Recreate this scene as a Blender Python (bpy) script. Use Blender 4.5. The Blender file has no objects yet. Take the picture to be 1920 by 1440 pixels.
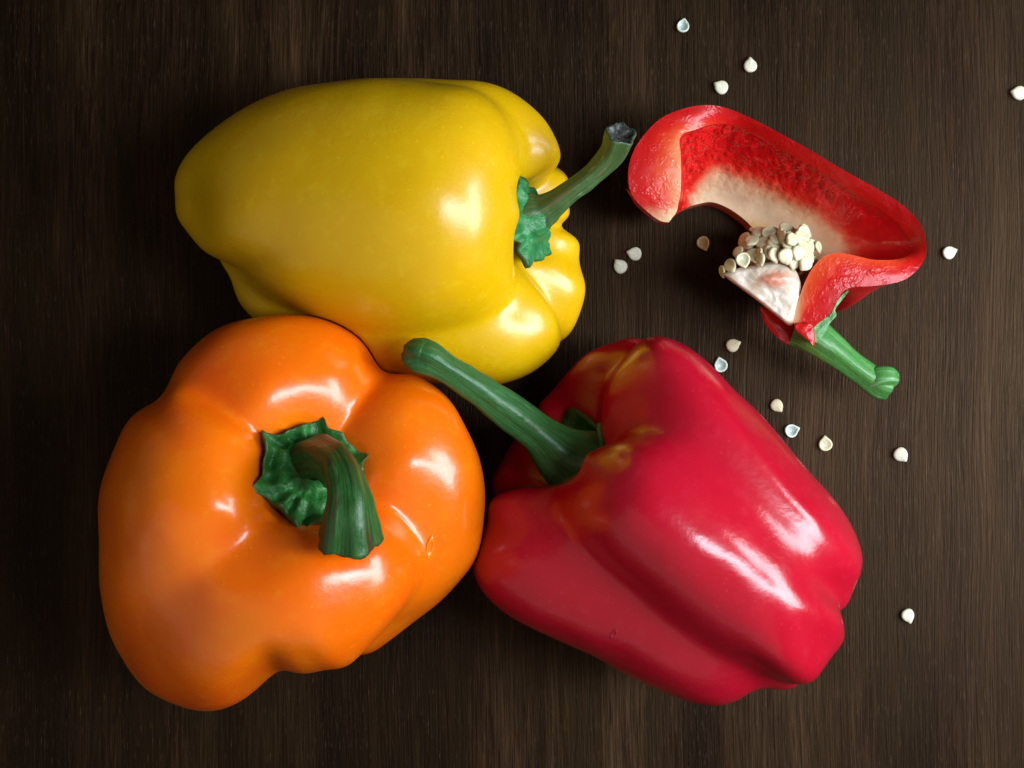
import bpy, math, random
import numpy as np
from mathutils import Vector, Matrix

# ------------------------------------------------------------------ camera, world, light
SC = bpy.context.scene
CAM_H = 0.40            # camera height above the table (m)
PPM = 1920 / 0.28       # photograph pixels per metre on the table

cam_d = bpy.data.cameras.new('camera')
cam_d.sensor_width = 36.0
cam_d.lens = 36.0 * CAM_H / 0.28
cam_d.clip_start = 0.01
cam_d.clip_end = 20
cam = bpy.data.objects.new('camera', cam_d)
cam.location = (0, 0, CAM_H)
SC.collection.objects.link(cam)
SC.camera = cam

world = bpy.data.worlds.new('World')
SC.world = world
world.use_nodes = True
bg = world.node_tree.nodes['Background']
bg.inputs[0].default_value = (1.0, 0.88, 0.72, 1)
bg.inputs[1].default_value = 0.12

def area_light(name, loc, target, sx, sy, watts, col, spread=180):
    d = bpy.data.lights.new(name, 'AREA')
    d.shape = 'RECTANGLE'; d.size = sx; d.size_y = sy
    d.energy = watts; d.color = col; d.spread = math.radians(spread)
    o = bpy.data.objects.new(name, d)
    o.location = loc
    o.rotation_euler = (Vector(target) - Vector(loc)).to_track_quat('-Z', 'Y').to_euler()
    SC.collection.objects.link(o)
    return o

# the window to the right of the table: low pane, then an upper one
area_light('window_light', (0.44, 0.02, 0.26), (0.07, 0.0, 0.02), 0.28, 0.16, 1.95, (0.83, 0.93, 1.0), 140)
area_light('window_light', (0.31, -0.02, 0.44), (0.07, 0.0, 0.0), 0.095, 0.34, 1.85, (0.83, 0.91, 1.0), 140)  # upper light, stretched long and narrow for the red pepper's highlight streak
# added fill lamp at lower left, brightens the orange and yellow flanks
area_light('fill_light', (-0.34, -0.58, 0.62), (-0.06, -0.06, 0.03), 1.9, 1.4, 2.6, (1.0, 0.96, 0.90))

SC.view_settings.view_transform = 'Standard'
SC.view_settings.look = 'None'
SC.view_settings.exposure = -0.18
SC.view_settings.gamma = 1.0
SC.render.film_transparent = False

# ------------------------------------------------------------------ helpers
rng = np.random.default_rng(7)
random.seed(7)

def W(px, py, z=0.0):
    """photograph pixel at height z -> world point"""
    s = (CAM_H - z) / CAM_H / PPM
    return np.array([(px - 960) * s, (720 - py) * s, z])

def project(P):
    s = CAM_H / (CAM_H - P[..., 2]) * PPM
    return np.stack([960 + P[..., 0] * s, 720 - P[..., 1] * s], -1)

def link(o, parent=None):
    SC.collection.objects.link(o)
    if parent is not None:
        o.parent = parent
    return o

def tag(o, label=None, cat=None, group=None, kind=None):
    if label: o['label'] = label
    if cat: o['category'] = cat
    if group: o['group'] = group
    if kind: o['kind'] = kind
    return o

def make_mesh(name, V, F, mats, smooth=True, attrs=None, mat_idx=None):
    me = bpy.data.meshes.new(name)
    me.from_pydata([tuple(map(float, v)) for v in V], [], F)
    me.update()
    for m in (mats if isinstance(mats, (list, tuple)) else [mats]):
        me.materials.append(m)
    if smooth:
        me.polygons.foreach_set('use_smooth', [True] * len(me.polygons))
    if mat_idx is not None:
        me.polygons.foreach_set('material_index', mat_idx)
    for k, a in (attrs or {}).items():
        a = np.asarray(a, dtype=np.float32)
        if a.ndim == 1:
            at = me.attributes.new(k, 'FLOAT', 'POINT'); at.data.foreach_set('value', a)
        else:
            at = me.attributes.new(k, 'FLOAT_VECTOR', 'POINT'); at.data.foreach_set('vector', a.ravel())
    return me

def mesh_obj(name, me, parent=None, origin=None):
    o = bpy.data.objects.new(name, me)
    link(o, parent)
    return o

def grid_faces(nr, nc, wrap=True, off=0, flip=False):
    F = []
    for i in range(nr - 1):
        for j in range(nc if wrap else nc - 1):
            a = off + i * nc + j; b = off + i * nc + (j + 1) % nc
            c = b + nc; d = a + nc
            F.append((a, d, c, b) if flip else (a, b, c, d))
    return F

def catmull(P, n):
    """P: (K, ...) control points -> samples through them, n per span"""
    P = np.asarray(P, float)
    K = len(P)
    Q = np.concatenate([(2 * P[0] - P[1])[None], P, (2 * P[-1] - P[-2])[None]])
    out = []
    for k in range(K - 1):
        p0, p1, p2, p3 = Q[k], Q[k + 1], Q[k + 2], Q[k + 3]
        for i in range(n):
            t = i / n
            out.append(0.5 * (2 * p1 + (p2 - p0) * t + (2 * p0 - 5 * p1 + 4 * p2 - p3) * t * t + (3 * p1 - p0 - 3 * p2 + p3) * t ** 3))
    out.append(P[-1])
    return np.array(out)

def smoothstep(a, b, x):
    t = np.clip((x - a) / (b - a), 0, 1)
    return t * t * (3 - 2 * t)

class VNoise:
    """cheap smooth value noise in 3-D"""
    def __init__(self, seed):
        self.t = np.random.default_rng(seed).random((32, 32, 32)) * 2 - 1
    def __call__(self, P):
        P = np.asarray(P); i = np.floor(P).astype(int); f = P - i
        f = f * f * (3 - 2 * f); i = i & 31; j = (i + 1) & 31
        t = self.t
        def g(a, b, c): return t[a, b, c]
        x0, y0, z0 = i[..., 0], i[..., 1], i[..., 2]; x1, y1, z1 = j[..., 0], j[..., 1], j[..., 2]
        fx, fy, fz = f[..., 0], f[..., 1], f[..., 2]
        a = g(x0, y0, z0) * (1 - fx) + g(x1, y0, z0) * fx
        b = g(x0, y1, z0) * (1 - fx) + g(x1, y1, z0) * fx
        c = g(x0, y0, z1) * (1 - fx) + g(x1, y0, z1) * fx
        d = g(x0, y1, z1) * (1 - fx) + g(x1, y1, z1) * fx
        return (a * (1 - fy) + b * fy) * (1 - fz) + (c * (1 - fy) + d * fy) * fz

noise = VNoise(3)

# ------------------------------------------------------------------ materials
class NT:
    def __init__(self, name):
        self.m = bpy.data.materials.new(name); self.m.use_nodes = True
        self.t = self.m.node_tree
        self.p = self.t.nodes['Principled BSDF']
    def n(self, typ, **kw):
        nd = self.t.nodes.new(typ)
        for k, v in kw.items():
            if k.startswith('i_'):
                key = k[2:]
                key = int(key) if key.isdigit() else key.replace('_', ' ')
                nd.inputs[key].default_value = v
            else:
                setattr(nd, k, v)
        return nd
    def l(self, a, b): self.t.links.new(a, b)
    def coord(self, attr=None, scale=(1, 1, 1)):
        if attr:
            s = self.n('ShaderNodeAttribute', attribute_name=attr).outputs['Vector']
        else:
            s = self.n('ShaderNodeTexCoord').outputs['Object']
        mp = self.n('ShaderNodeMapping'); mp.inputs['Scale'].default_value = scale
        self.l(s, mp.inputs['Vector'])
        return mp.outputs['Vector']
    def fac(self, attr):
        return self.n('ShaderNodeAttribute', attribute_name=attr).outputs['Fac']
    def noise(self, vec, scale, detail=3, rough=0.55, dist=0.0):
        nd = self.n('ShaderNodeTexNoise')
        nd.inputs['Scale'].default_value = scale; nd.inputs['Detail'].default_value = detail
        nd.inputs['Roughness'].default_value = rough; nd.inputs['Distortion'].default_value = dist
        self.l(vec, nd.inputs['Vector'])
        return nd.outputs['Fac']
    def ramp(self, f, stops, interp='LINEAR'):
        nd = self.n('ShaderNodeValToRGB'); cr = nd.color_ramp; cr.interpolation = interp
        while len(cr.elements) < len(stops): cr.elements.new(0.5)
        for e, (p, c) in zip(cr.elements, stops):
            e.position = p
            e.color = (c, c, c, 1) if isinstance(c, (int, float)) else (*c, 1)
        self.l(f, nd.inputs[0])
        return nd.outputs['Color']
    def mix(self, f, a, b, mode='MIX'):
        nd = self.n('ShaderNodeMix', data_type='RGBA', blend_type=mode)
        for sock, v in ((nd.inputs[0], f), (nd.inputs[6], a), (nd.inputs[7], b)):
            if isinstance(v, (int, float)): sock.default_value = v
            elif isinstance(v, tuple): sock.default_value = (*v, 1)
            else: self.l(v, sock)
        return nd.outputs[2]
    def math(self, op, a, b=0.5):
        nd = self.n('ShaderNodeMath', operation=op)
        for s, v in ((nd.inputs[0], a), (nd.inputs[1], b)):
            if isinstance(v, (int, float)): s.default_value = v
            else: self.l(v, s)
        return nd.outputs[0]
    def bump(self, h, strength, dist, prev=None):
        nd = self.n('ShaderNodeBump'); nd.inputs['Strength'].default_value = strength
        nd.inputs['Distance'].default_value = dist
        self.l(h, nd.inputs['Height'])
        if prev is not None: self.l(prev, nd.inputs['Normal'])
        return nd.outputs['Normal']
    def set(self, **kw):
        for k, v in kw.items():
            s = self.p.inputs[k.replace('_', ' ')]
            if isinstance(v, (int, float)): s.default_value = v
            elif isinstance(v, tuple): s.default_value = (*v, 1) if len(v) == 3 and s.type == 'RGBA' else v
            else: self.l(v, s)
        return self.m

def skin_material(name, base, deep, pale, rough=0.22, coat=0.25, spec=0.5, ripple=0.1, sss=0.12):
    """waxy pepper skin: slow mottling, freckles of paler cells, faint peel relief"""
    t = NT(name)
    c = t.coord()
    big = t.noise(c, 28, 3)
    col = t.mix(t.ramp(big, [(0.35, 0), (0.7, 1)]), base, deep)
    fine = t.noise(c, 260, 2)
    col = t.mix(t.ramp(fine, [(0.55, 0), (0.8, 0.3)]), col, pale)
    fl = t.fac('pale')
    col = t.mix(fl, col, pale)
    dots = t.n('ShaderNodeTexVoronoi'); dots.inputs['Scale'].default_value = 420; t.l(c, dots.inputs['Vector'])
    col = t.mix(t.ramp(dots.outputs['Distance'], [(0.05, 0.60), (0.14, 0.0)]), col, pale)
    rgh = t.ramp(t.noise(c, 90, 3), [(0.3, rough * 0.85), (0.75, rough * 1.35)])
    h = t.noise(c, 900, 2)
    n1 = t.bump(h, 0.035, 0.001)
    n2 = t.bump(t.noise(c, 120, 3), ripple, 0.002, n1)
    return t.set(Base_Color=col, Roughness=rgh, Normal=n2, Coat_Weight=coat, Coat_Roughness=0.16,
                 Subsurface_Weight=sss, Subsurface_Radius=(0.008, 0.0028, 0.0006), Subsurface_Scale=1.0, Specular_IOR_Level=spec)

M = {}
M['yellow'] = skin_material('yellow_pepper_skin', (0.62, 0.375, 0.001), (0.60, 0.325, 0.001), (0.72, 0.50, 0.015), 0.28, 0.10, 0.42, 0.05, 0.3)
M['orange'] = skin_material('orange_pepper_skin', (0.80, 0.165, 0.001), (0.78, 0.095, 0.001), (0.78, 0.25, 0.008), 0.23, 0.15, 0.42, 0.07, 0.15)
M['red'] = skin_material('red_pepper_skin', (0.43, 0.004, 0.020), (0.36, 0.003, 0.013), (0.48, 0.02, 0.045), 0.21, 0.05, 0.45, 0.09, 0.10)
M['red_cut_skin'] = skin_material('cut_pepper_skin', (0.55, 0.010, 0.012), (0.45, 0.006, 0.008), (0.6, 0.05, 0.04), 0.25, 0.3)

def stem_material(name, a, b, pale, scar, th=0.62):
    """fibrous stem: streaks along its length, corky scars"""
    t = NT(name)
    v = t.coord('fib', (1, 1, 0.05))
    st = t.noise(v, 1800, 4, 0.6)
    col = t.mix(t.ramp(st, [(0.32, 0), (0.68, 1)]), a, b)
    w = t.coord('fib', (1, 1, 0.25))
    col = t.mix(t.ramp(t.noise(w, 500, 3), [(0.60, 0), (0.72, 0.75)]), col, pale)
    col = t.mix(t.ramp(t.noise(w, 260, 3), [(th, 0), (th + 0.10, 0.85)]), col, scar)
    cut = t.fac('cut')
    cutc = t.ramp(t.noise(t.coord(), 1300, 4, 0.7), [(0.40, (0.010, 0.013, 0.014)), (0.58, (0.05, 0.055, 0.045)), (0.70, (0.26, 0.25, 0.18))])
    col = t.mix(cut, col, cutc)
    n1 = t.bump(st, 0.18, 0.0005)
    n2 = t.bump(t.noise(t.coord(), 420, 3), 0.30, 0.0008, n1)
    rg = t.ramp(st, [(0.3, 0.34), (0.7, 0.55)])
    return t.set(Base_Color=col, Roughness=rg, Normal=n2, Subsurface_Weight=0.0, Specular_IOR_Level=0.45)

M['stem_yellow'] = stem_material('dry_green_stem', (0.020, 0.065, 0.018), (0.07, 0.13, 0.035), (0.36, 0.37, 0.18), (0.10, 0.08, 0.03), 0.55)
M['stem_orange'] = stem_material('dark_green_stem', (0.006, 0.045, 0.006), (0.022, 0.11, 0.016), (0.05, 0.20, 0.06), (0.040, 0.022, 0.008), 0.50)
M['stem_red'] = stem_material('deep_green_stem', (0.010, 0.065, 0.014), (0.030, 0.13, 0.030), (0.06, 0.20, 0.08), (0.035, 0.06, 0.015))
M['stem_cut'] = stem_material('fresh_green_stem', (0.028, 0.135, 0.022), (0.065, 0.24, 0.05), (0.20, 0.38, 0.20), (0.08, 0.17, 0.02))

def calyx_material(name, a, b, edge):
    t = NT(name)
    c = t.coord()
    f = t.noise(c, 330, 4)
    col = t.mix(t.ramp(f, [(0.35, 0), (0.7, 1)]), a, b)
    col = t.mix(t.fac('rim'), col, edge)
    h = t.noise(c, 420, 4, 0.6)
    n = t.bump(h, 0.55, 0.0012)
    return t.set(Base_Color=col, Roughness=0.42, Normal=n, Specular_IOR_Level=0.4)

M['calyx_yellow'] = calyx_material('green_calyx', (0.012, 0.12, 0.035), (0.04, 0.24, 0.07), (0.02, 0.07, 0.02))
M['calyx_orange'] = calyx_material('wrinkled_green_calyx', (0.010, 0.10, 0.012), (0.03, 0.19, 0.035), (0.04, 0.09, 0.02))
M['calyx_red'] = calyx_material('plain_green_calyx', (0.015, 0.10, 0.015), (0.04, 0.16, 0.03), (0.04, 0.09, 0.02))  # mottled mid greens with a browner edge
M['calyx_cut'] = calyx_material('pale_green_calyx', (0.06, 0.21, 0.06), (0.13, 0.32, 0.12), (0.20, 0.30, 0.10))

def wood_material():
    t = NT('dark_stained_wood')
    c0 = t.n('ShaderNodeTexCoord').outputs['Object']
    # slow waviness of the grain
    wob = t.n('ShaderNodeTexNoise'); wob.inputs['Scale'].default_value = 7; wob.inputs['Detail'].default_value = 2
    t.l(c0, wob.inputs['Vector'])
    sub = t.n('ShaderNodeVectorMath', operation='MULTIPLY_ADD')
    t.l(wob.outputs['Color'], sub.inputs[0]); sub.inputs[1].default_value = (0.008, 0, 0); t.l(c0, sub.inputs[2])
    def mapped(sx, sy):
        mp = t.n('ShaderNodeMapping'); mp.inputs['Scale'].default_value = (sx, sy, 1)
        t.l(sub.outputs[0], mp.inputs['Vector']); return mp.outputs['Vector']
    bands = t.noise(mapped(1, 0.06), 42, 3, 0.6)
    mid = t.noise(mapped(1, 0.05), 260, 4, 0.65)
    fine = t.noise(mapped(1, 0.055), 1150, 3, 0.6)
    fibre = t.noise(mapped(1, 0.10), 2300, 2, 0.6)
    patch = t.noise(mapped(1, 0.55), 16, 3, 0.6)
    v = t.math('ADD', t.math('MULTIPLY', bands, 0.54), t.math('MULTIPLY', mid, 0.26))
    v = t.math('ADD', v, t.math('MULTIPLY', patch, 0.20))
    col = t.ramp(v, [(0.39, (0.0014, 0.0008, 0.0006)), (0.47, (0.0050, 0.0024, 0.0014)), (0.54, (0.0125, 0.0060, 0.0031)), (0.64, (0.034, 0.0180, 0.0092))])
    # fine fibres: crisp light and dark lines along the grain
    streak = t.ramp(fine, [(0.34, 0.5), (0.50, 1.0), (0.66, 1.7)])
    col = t.mix(1.0, col, streak, 'MULTIPLY')
    hair = t.noise(mapped(1, 0.018), 2100, 2, 0.6)
    col = t.mix(1.0, col, t.ramp(hair, [(0.36, 0.65), (0.5, 1.0), (0.64, 1.4)]), 'MULTIPLY')
    fl = t.ramp(fibre, [(0.60, 0.0), (0.75, 0.45)])
    col = t.mix(fl, col, (0.075, 0.050, 0.030))
    pores = t.noise(mapped(1, 0.035), 1700, 1, 0.5)
    pr = t.ramp(pores, [(0.30, 0.9), (0.40, 0.0)])
    col = t.mix(pr, col, (0.003, 0.002, 0.0015))
    tint = t.noise(mapped(1, 0.2), 60, 2)
    col = t.mix(t.ramp(tint, [(0.4, 0.0), (0.7, 0.3)]), col, (0.024, 0.016, 0.0055))
    # a few fine scratches
    rg = t.ramp(fine, [(0.3, 0.38), (0.7, 0.60)])
    n1 = t.bump(t.math('ADD', fine, hair), 0.35, 0.0004)
    n2 = t.bump(t.math('ADD', fibre, t.math('MULTIPLY', pores, 0.8)), 0.25, 0.0003, n1)
    return t.set(Base_Color=col, Roughness=rg, Normal=n2, Specular_IOR_Level=0.17, Specular_Tint=(1.0, 0.60, 0.36))
M['wood'] = wood_material()

def seed_material(name, a, b, rough=0.42, sss=0.25):
    t = NT(name)
    c = t.coord()
    col = t.mix(t.noise(c, 700, 3), a, b)
    col = t.mix(t.fac('hollow'), col, (a[0] * 0.72, a[1] * 0.80, a[2] * 0.84))
    n = t.bump(t.noise(c, 2200, 2), 0.25, 0.0003)
    return t.set(Base_Color=col, Roughness=rough, Normal=n, Subsurface_Weight=sss, Subsurface_Radius=(0.001, 0.0009, 0.0006), Subsurface_Scale=1.0)
M['seed_pale'] = seed_material('pale_seed', (0.52, 0.51, 0.38), (0.63, 0.61, 0.47))
M['seed_cream'] = seed_material('cream_seed', (0.54, 0.47, 0.29), (0.63, 0.57, 0.39))
M['seed_blue'] = seed_material('translucent_seed', (0.50, 0.56, 0.49), (0.60, 0.65, 0.57), 0.28, 0.4)
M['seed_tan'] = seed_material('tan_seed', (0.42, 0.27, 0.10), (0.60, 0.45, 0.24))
M['seed_inner'] = seed_material('fresh_seed', (0.50, 0.45, 0.27), (0.60, 0.55, 0.37), 0.35)

# ------------------------------------------------------------------ the table
def build_table():
    x0, x1, y0, y1, th, bv = -0.45, 0.45, -0.40, 0.40, 0.03, 0.004
    V, F = [], []
    def ring(d, z): return [(x0 + d, y0 + d, z), (x1 - d, y0 + d, z), (x1 - d, y1 - d, z), (x0 + d, y1 - d, z)]
    rings = [ring(bv, 0.0), ring(bv * 0.3, -bv * 0.3), ring(0, -bv), ring(0, -th + bv), ring(bv, -th)]
    for r in rings: V += r
    F.append((0, 1, 2, 3))
    for k in range(len(rings) - 1):
        for j in range(4):
            F.append((k * 4 + j, (k + 1) * 4 + j, (k + 1) * 4 + (j + 1) % 4, k * 4 + (j + 1) % 4))
    b = (len(rings) - 1) * 4
    F.append((b + 3, b + 2, b + 1, b))
    o = mesh_obj('table_top', make_mesh('table_top', V, F, M['wood'], smooth=False))
    tag(o, 'dark brown stained wooden table top with fine vertical grain', kind='structure')
build_table()

# ------------------------------------------------------------------ whole peppers
RIDGE = np.array([(0, -.16), (.10, -.155), (.20, -.125), (.33, -.04), (.53, .0), (.80, -.06), (.96, -.19), (1.0, -.36),
                  (.97, -.55), (.86, -.74), (.67, -.90), (.43, -.985), (.20, -.965), (0, -.92)])
GROOVE = np.array([(0, -.16), (.10, -.155), (.19, -.140), (.30, -.10), (.47, -.085), (.70, -.14), (.84, -.25), (.89, -.39),
                   (.87, -.56), (.77, -.72), (.58, -.86), (.36, -.92), (.16, -.925), (0, -.92)])
K = len(RIDGE)
WSH = np.array([0, 0, .25, .8, 1, .8, .35, .1, 0, 0, 0, 0, 0, 0])
WTIP = np.array([0, 0, 0, 0, 0, 0, 0, 0, .1, .35, .7, 1, .8, .3])
CREASE = np.array([1, 1, 1, 1, .95, .8, .55, .35, .3, .4, .7, 1, 1, 1])   # 1 = sharp valley, 0 = soft valley
PS = np.linspace(0, 1, K)

def pepper_points(mer, R, L, nth=288, nsp=11, pmid=None):
    """mer: list of dicts sorted by angle, ridge and groove alternating:
       a (deg at stem end), a2 (deg at blossom end), g (groove depth or None), R, sh, tip, tr (tip radius factor), mul"""
    n = len(mer)
    prof = []
    for m in mer:
        g = m.get('g')
        base = RIDGE.copy() if g is None else RIDGE * (1 - g) + GROOVE * g
        r = base[:, 0] * R * m.get('R', 1.0)
        z = base[:, 1] * L
        z = z + WSH * m.get('sh', 0) * L + WTIP * m.get('tip', 0) * L
        r = r * (1 + WTIP * (m.get('tr', 1.0) - 1))
        if pmid is not None: r = r * pmid
        prof.append(np.stack([r, z], -1))
    prof = np.array([catmull(p, nsp) for p in prof])             # n, T, 2
    T = prof.shape[1]
    prof[:, :, 0] = np.maximum(prof[:, :, 0], 0)
    crease = catmull(CREASE[:, None], nsp)[:, 0]
    sp = np.linspace(0, 1, T)
    A1 = np.array([m['a'] for m in mer], float); A2 = np.array([m.get('a2', m['a']) for m in mer], float)
    th = np.linspace(0, 360, nth, endpoint=False)
    out = np.zeros((T, nth, 2))
    thout = np.tile(th, (T, 1))
    for ti in range(T):
        A = A1 + (A2 - A1) * smoothstep(0.25, 0.9, sp[ti])
        ext = np.concatenate([A, [A[0] + 360]])
        tt = (th - A[0]) % 360 + A[0]
        seg = np.clip(np.searchsorted(ext, tt, side='right') - 1, 0, n - 1)
        x = (tt - ext[seg]) / (ext[seg + 1] - ext[seg])
        nxt = (seg + 1) % n
        isg = np.array([m.get('g') is not None for m in mer])
        gi = np.where(isg[seg], seg, nxt); ri = np.where(isg[seg], nxt, seg)
        x = np.where(isg[seg], x, 1 - x)                          # 0 at the groove, 1 at the ridge
        full = np.array([m.get('w', 1.0) for m in mer])[ri]
        x = 1 - (1 - x) ** full                                   # w > 1: a fuller, broader lobe
        cr = np.array([m.get('c', 1.0) for m in mer])[gi] * crease[ti]
        s = cr * np.sin(np.pi / 2 * x) ** 0.9 + (1 - cr) * np.sin(np.pi / 2 * x) ** 2
        out[ti] = prof[gi, ti] * (1 - s)[:, None] + prof[ri, ti] * s[:, None]
    rr = out[..., 0]; zz = out[..., 1]
    # relax the surface a little so the valleys are rounded, not folded paper
    for _ in range(10):
        rr = 0.5 * rr + 0.25 * (np.roll(rr, 1, 1) + np.roll(rr, -1, 1))
        zz = 0.5 * zz + 0.25 * (np.roll(zz, 1, 1) + np.roll(zz, -1, 1))
    zz[0] = zz[0].mean(); zz[-1] = zz[-1].mean()
    t = np.radians(thout)
    return np.stack([rr * np.cos(t), rr * np.sin(t), zz], -1)

def poly_radius(poly, c, ang):
    """distance from c to a closed polygon in each direction ang (image plane, y down)"""
    P = np.array(poly, float)
    Q = catmull(np.vstack([P[-1:], P, P[:2]]), 6)[6:-6]
    d = Q - np.array(c)
    a = np.unwrap(np.arctan2(-d[:, 1], d[:, 0])); r = np.hypot(d[:, 0], d[:, 1])
    a = a % (2 * np.pi)
    o = np.argsort(a); a = a[o]; r = r[o]
    return np.interp(ang, np.concatenate([a - 2 * np.pi, a, a + 2 * np.pi]), np.tile(r, 3))

def fit_plan(G, outline, centre, iters=5, lo=0.86, hi=1.16):
    """swell or pinch the body sideways so that its plan has the outline seen from above"""
    nb = 360
    ang = (np.arange(nb) + 0.5) / nb * 2 * np.pi
    want = poly_radius(outline, centre, ang)
    tot = np.ones(nb)
    for _ in range(iters):
        zc = G[..., 2].mean()
        cw = W(centre[0], centre[1], zc)
        p = project(G) - np.array(centre)
        a = np.arctan2(-p[..., 1], p[..., 0]) % (2 * np.pi)
        r = np.hypot(p[..., 0], p[..., 1])
        have = np.zeros(nb)
        np.maximum.at(have, (a.ravel() / (2 * np.pi) * nb).astype(int) % nb, r.ravel())
        k = want / np.maximum(have, 1)
        k = np.clip(k, lo, hi)
        w = np.exp(-0.5 * (np.arange(-18, 19) / 4.5) ** 2); w /= w.sum()
        k = np.convolve(np.tile(k, 3), w, 'same')[nb:2 * nb]
        tot *= k
        d = G[..., :2] - cw[:2]
        aw = np.arctan2(d[..., 1], d[..., 0]) % (2 * np.pi)
        kk = np.interp(aw, np.concatenate([ang - 2 * np.pi, ang, ang + 2 * np.pi]), np.tile(k, 3))
        G = G.copy()
        # the swelling acts on the flanks and fades out towards the crown of the body
        ks = np.interp(a, np.concatenate([ang - 2 * np.pi, ang, ang + 2 * np.pi]), np.tile(want / np.maximum(k, 1e-6), 3))
        fade = smoothstep(0.55, 1.0, r / ks)
        G[..., :2] = cw[:2] + d * (1 + (kk - 1) * fade)[..., None]
    print('fit', np.round(tot.min(), 2), np.round(tot.max(), 2), 'last', np.round(k.min(), 3), np.round(k.max(), 3))
    return G

def frame(a, b):
    a = np.array(a, float); a /= np.linalg.norm(a)
    b = np.array(b, float); b -= a * a.dot(b); b /= np.linalg.norm(b)
    return np.stack([b, np.cross(a, b), a], 1)

def grid_normals(G):
    du = np.roll(G, -1, 1) - np.roll(G, 1, 1)
    dv = np.gradient(G, axis=0)
    N = np.cross(du, dv)
    N /= np.maximum(np.linalg.norm(N, axis=-1, keepdims=True), 1e-12)
    return N

def pepper(name, label, mer, R, L, axis, side, pos, outline, centre, skin, pmid=None, dents=(), lift=0.0):
    P = pepper_points(mer, R, L, pmid=pmid)
    F3 = frame(axis, side)
    G = P @ F3.T
    G = G + np.array(pos)
    G[..., 2] -= G[..., 2].min()
    G = fit_plan(G, outline, centre)
    # living irregularity
    N = grid_normals(G)
    if N[40, :, :].mean(0) @ (G[40].mean(0) - G.mean((0, 1))) < 0: pass
    ctr = G.mean((0, 1))
    if (N * (G - ctr)).sum(-1).mean() < 0: N = -N
    amp = np.sin(np.linspace(0, np.pi, len(G)))[:, None]
    G = G + N * (noise(G * 45 + 5)[..., None] * 0.0009 + noise(G * 110)[..., None] * 0.00022) * amp[..., None]
    pale = np.zeros(G.shape[:2])
    for (dx, dy, rad, depth, pl, ex, ea) in dents:
        p = project(G) - np.array([dx, dy])
        ca, sa = math.cos(ea), math.sin(ea)
        u = (p[..., 0] * ca + p[..., 1] * sa) / rad; v = (-p[..., 0] * sa + p[..., 1] * ca) / (rad * ex)
        d2 = u * u + v * v
        wgt = np.exp(-d2) * (N[..., 2] > 0.1)
        G = G - N * (wgt * depth)[..., None]
        pale = np.maximum(pale, pl * np.exp(-d2 * 1.5) * (N[..., 2] > 0.1))
    G[..., 2] -= G[..., 2].min() - lift
    T, n = G.shape[:2]
    root = bpy.data.objects.new(name, None); link(root)
    root.empty_display_size = 0.02
    base = np.array([G[..., 0].mean(), G[..., 1].mean(), 0.0])
    root.location = base
    tag(root, label, 'bell pepper')
    V = G[1:-1].reshape(-1, 3); pv = pale[1:-1].ravel()
    nr = T - 2
    F = grid_faces(nr, n)
    V = np.vstack([V, G[0].mean(0), G[-1].mean(0)]); pv = np.append(pv, [0, 0])
    i0, i1 = nr * n, nr * n + 1
    for j in range(n):
        F.append((i0, (j + 1) % n, j)); F.append((i1, (nr - 1) * n + j, (nr - 1) * n + (j + 1) % n))
    me = make_mesh('body', V - base, F, skin, attrs={'pale': pv})
    fix_normals(me)
    mesh_obj('body', me, root)
    return root, base, G, N, F3

def fix_normals(me):
    import bmesh
    bm = bmesh.new(); bm.from_mesh(me)
    bmesh.ops.recalc_face_normals(bm, faces=bm.faces)
    bm.to_mesh(me); bm.free(); me.update()

def calyx(root, base, G, N, reach, mat, thick=0.0012, wr=0.0006, start=3, seed=1, lift=0.0):
    """green collar that hugs the hollow round the stem; reach(theta_deg) -> ring index"""
    n = G.shape[1]; rows = 16
    th = np.arange(n) / n * 360
    tc = np.array([reach(t) for t in th])
    top = np.zeros((rows, n, 3)); rim = np.zeros((rows, n))
    for i in range(rows):
        f = i / (rows - 1)
        t = start + (tc - start) * f
        lo = np.floor(t).astype(int); fr = (t - lo)[:, None]
        idx = np.arange(n)
        p = G[lo, idx] * (1 - fr) + G[lo + 1, idx] * fr
        nn = N[lo, idx]
        wrk = noise(p * 420 + seed * 9)[:, None] * wr * math.sin(math.pi * min(1, f * 1.1) * 0.9) + noise(p * 900)[:, None] * wr * 0.5
        edge = lift * f * f
        top[i] = p + nn * (thick + wrk + edge)
        rim[i] = smoothstep(0.86, 1.0, np.full(n, f))
    for _ in range(2):
        top = 0.5 * top + 0.25 * (np.roll(top, 1, 1) + np.roll(top, -1, 1))
    low = top.copy()
    for i in range(rows):
        f = i / (rows - 1)
        t = start + (tc - start) * f * 0.985
        lo = np.floor(t).astype(int); fr = (t - lo)[:, None]; idx = np.arange(n)
        low[i] = G[lo, idx] * (1 - fr) + G[lo + 1, idx] * fr + N[lo, idx] * (lift * f * f - 0.0004)
    allp = np.vstack([top.reshape(-1, 3), low[::-1].reshape(-1, 3)])
    F = grid_faces(rows * 2, n)
    at = np.concatenate([rim.ravel(), rim[::-1].ravel()])
    me = make_mesh('calyx', allp - base, F, mat, attrs={'rim': at})
    fix_normals(me)
    return mesh_obj('calyx', me, root)

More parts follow.
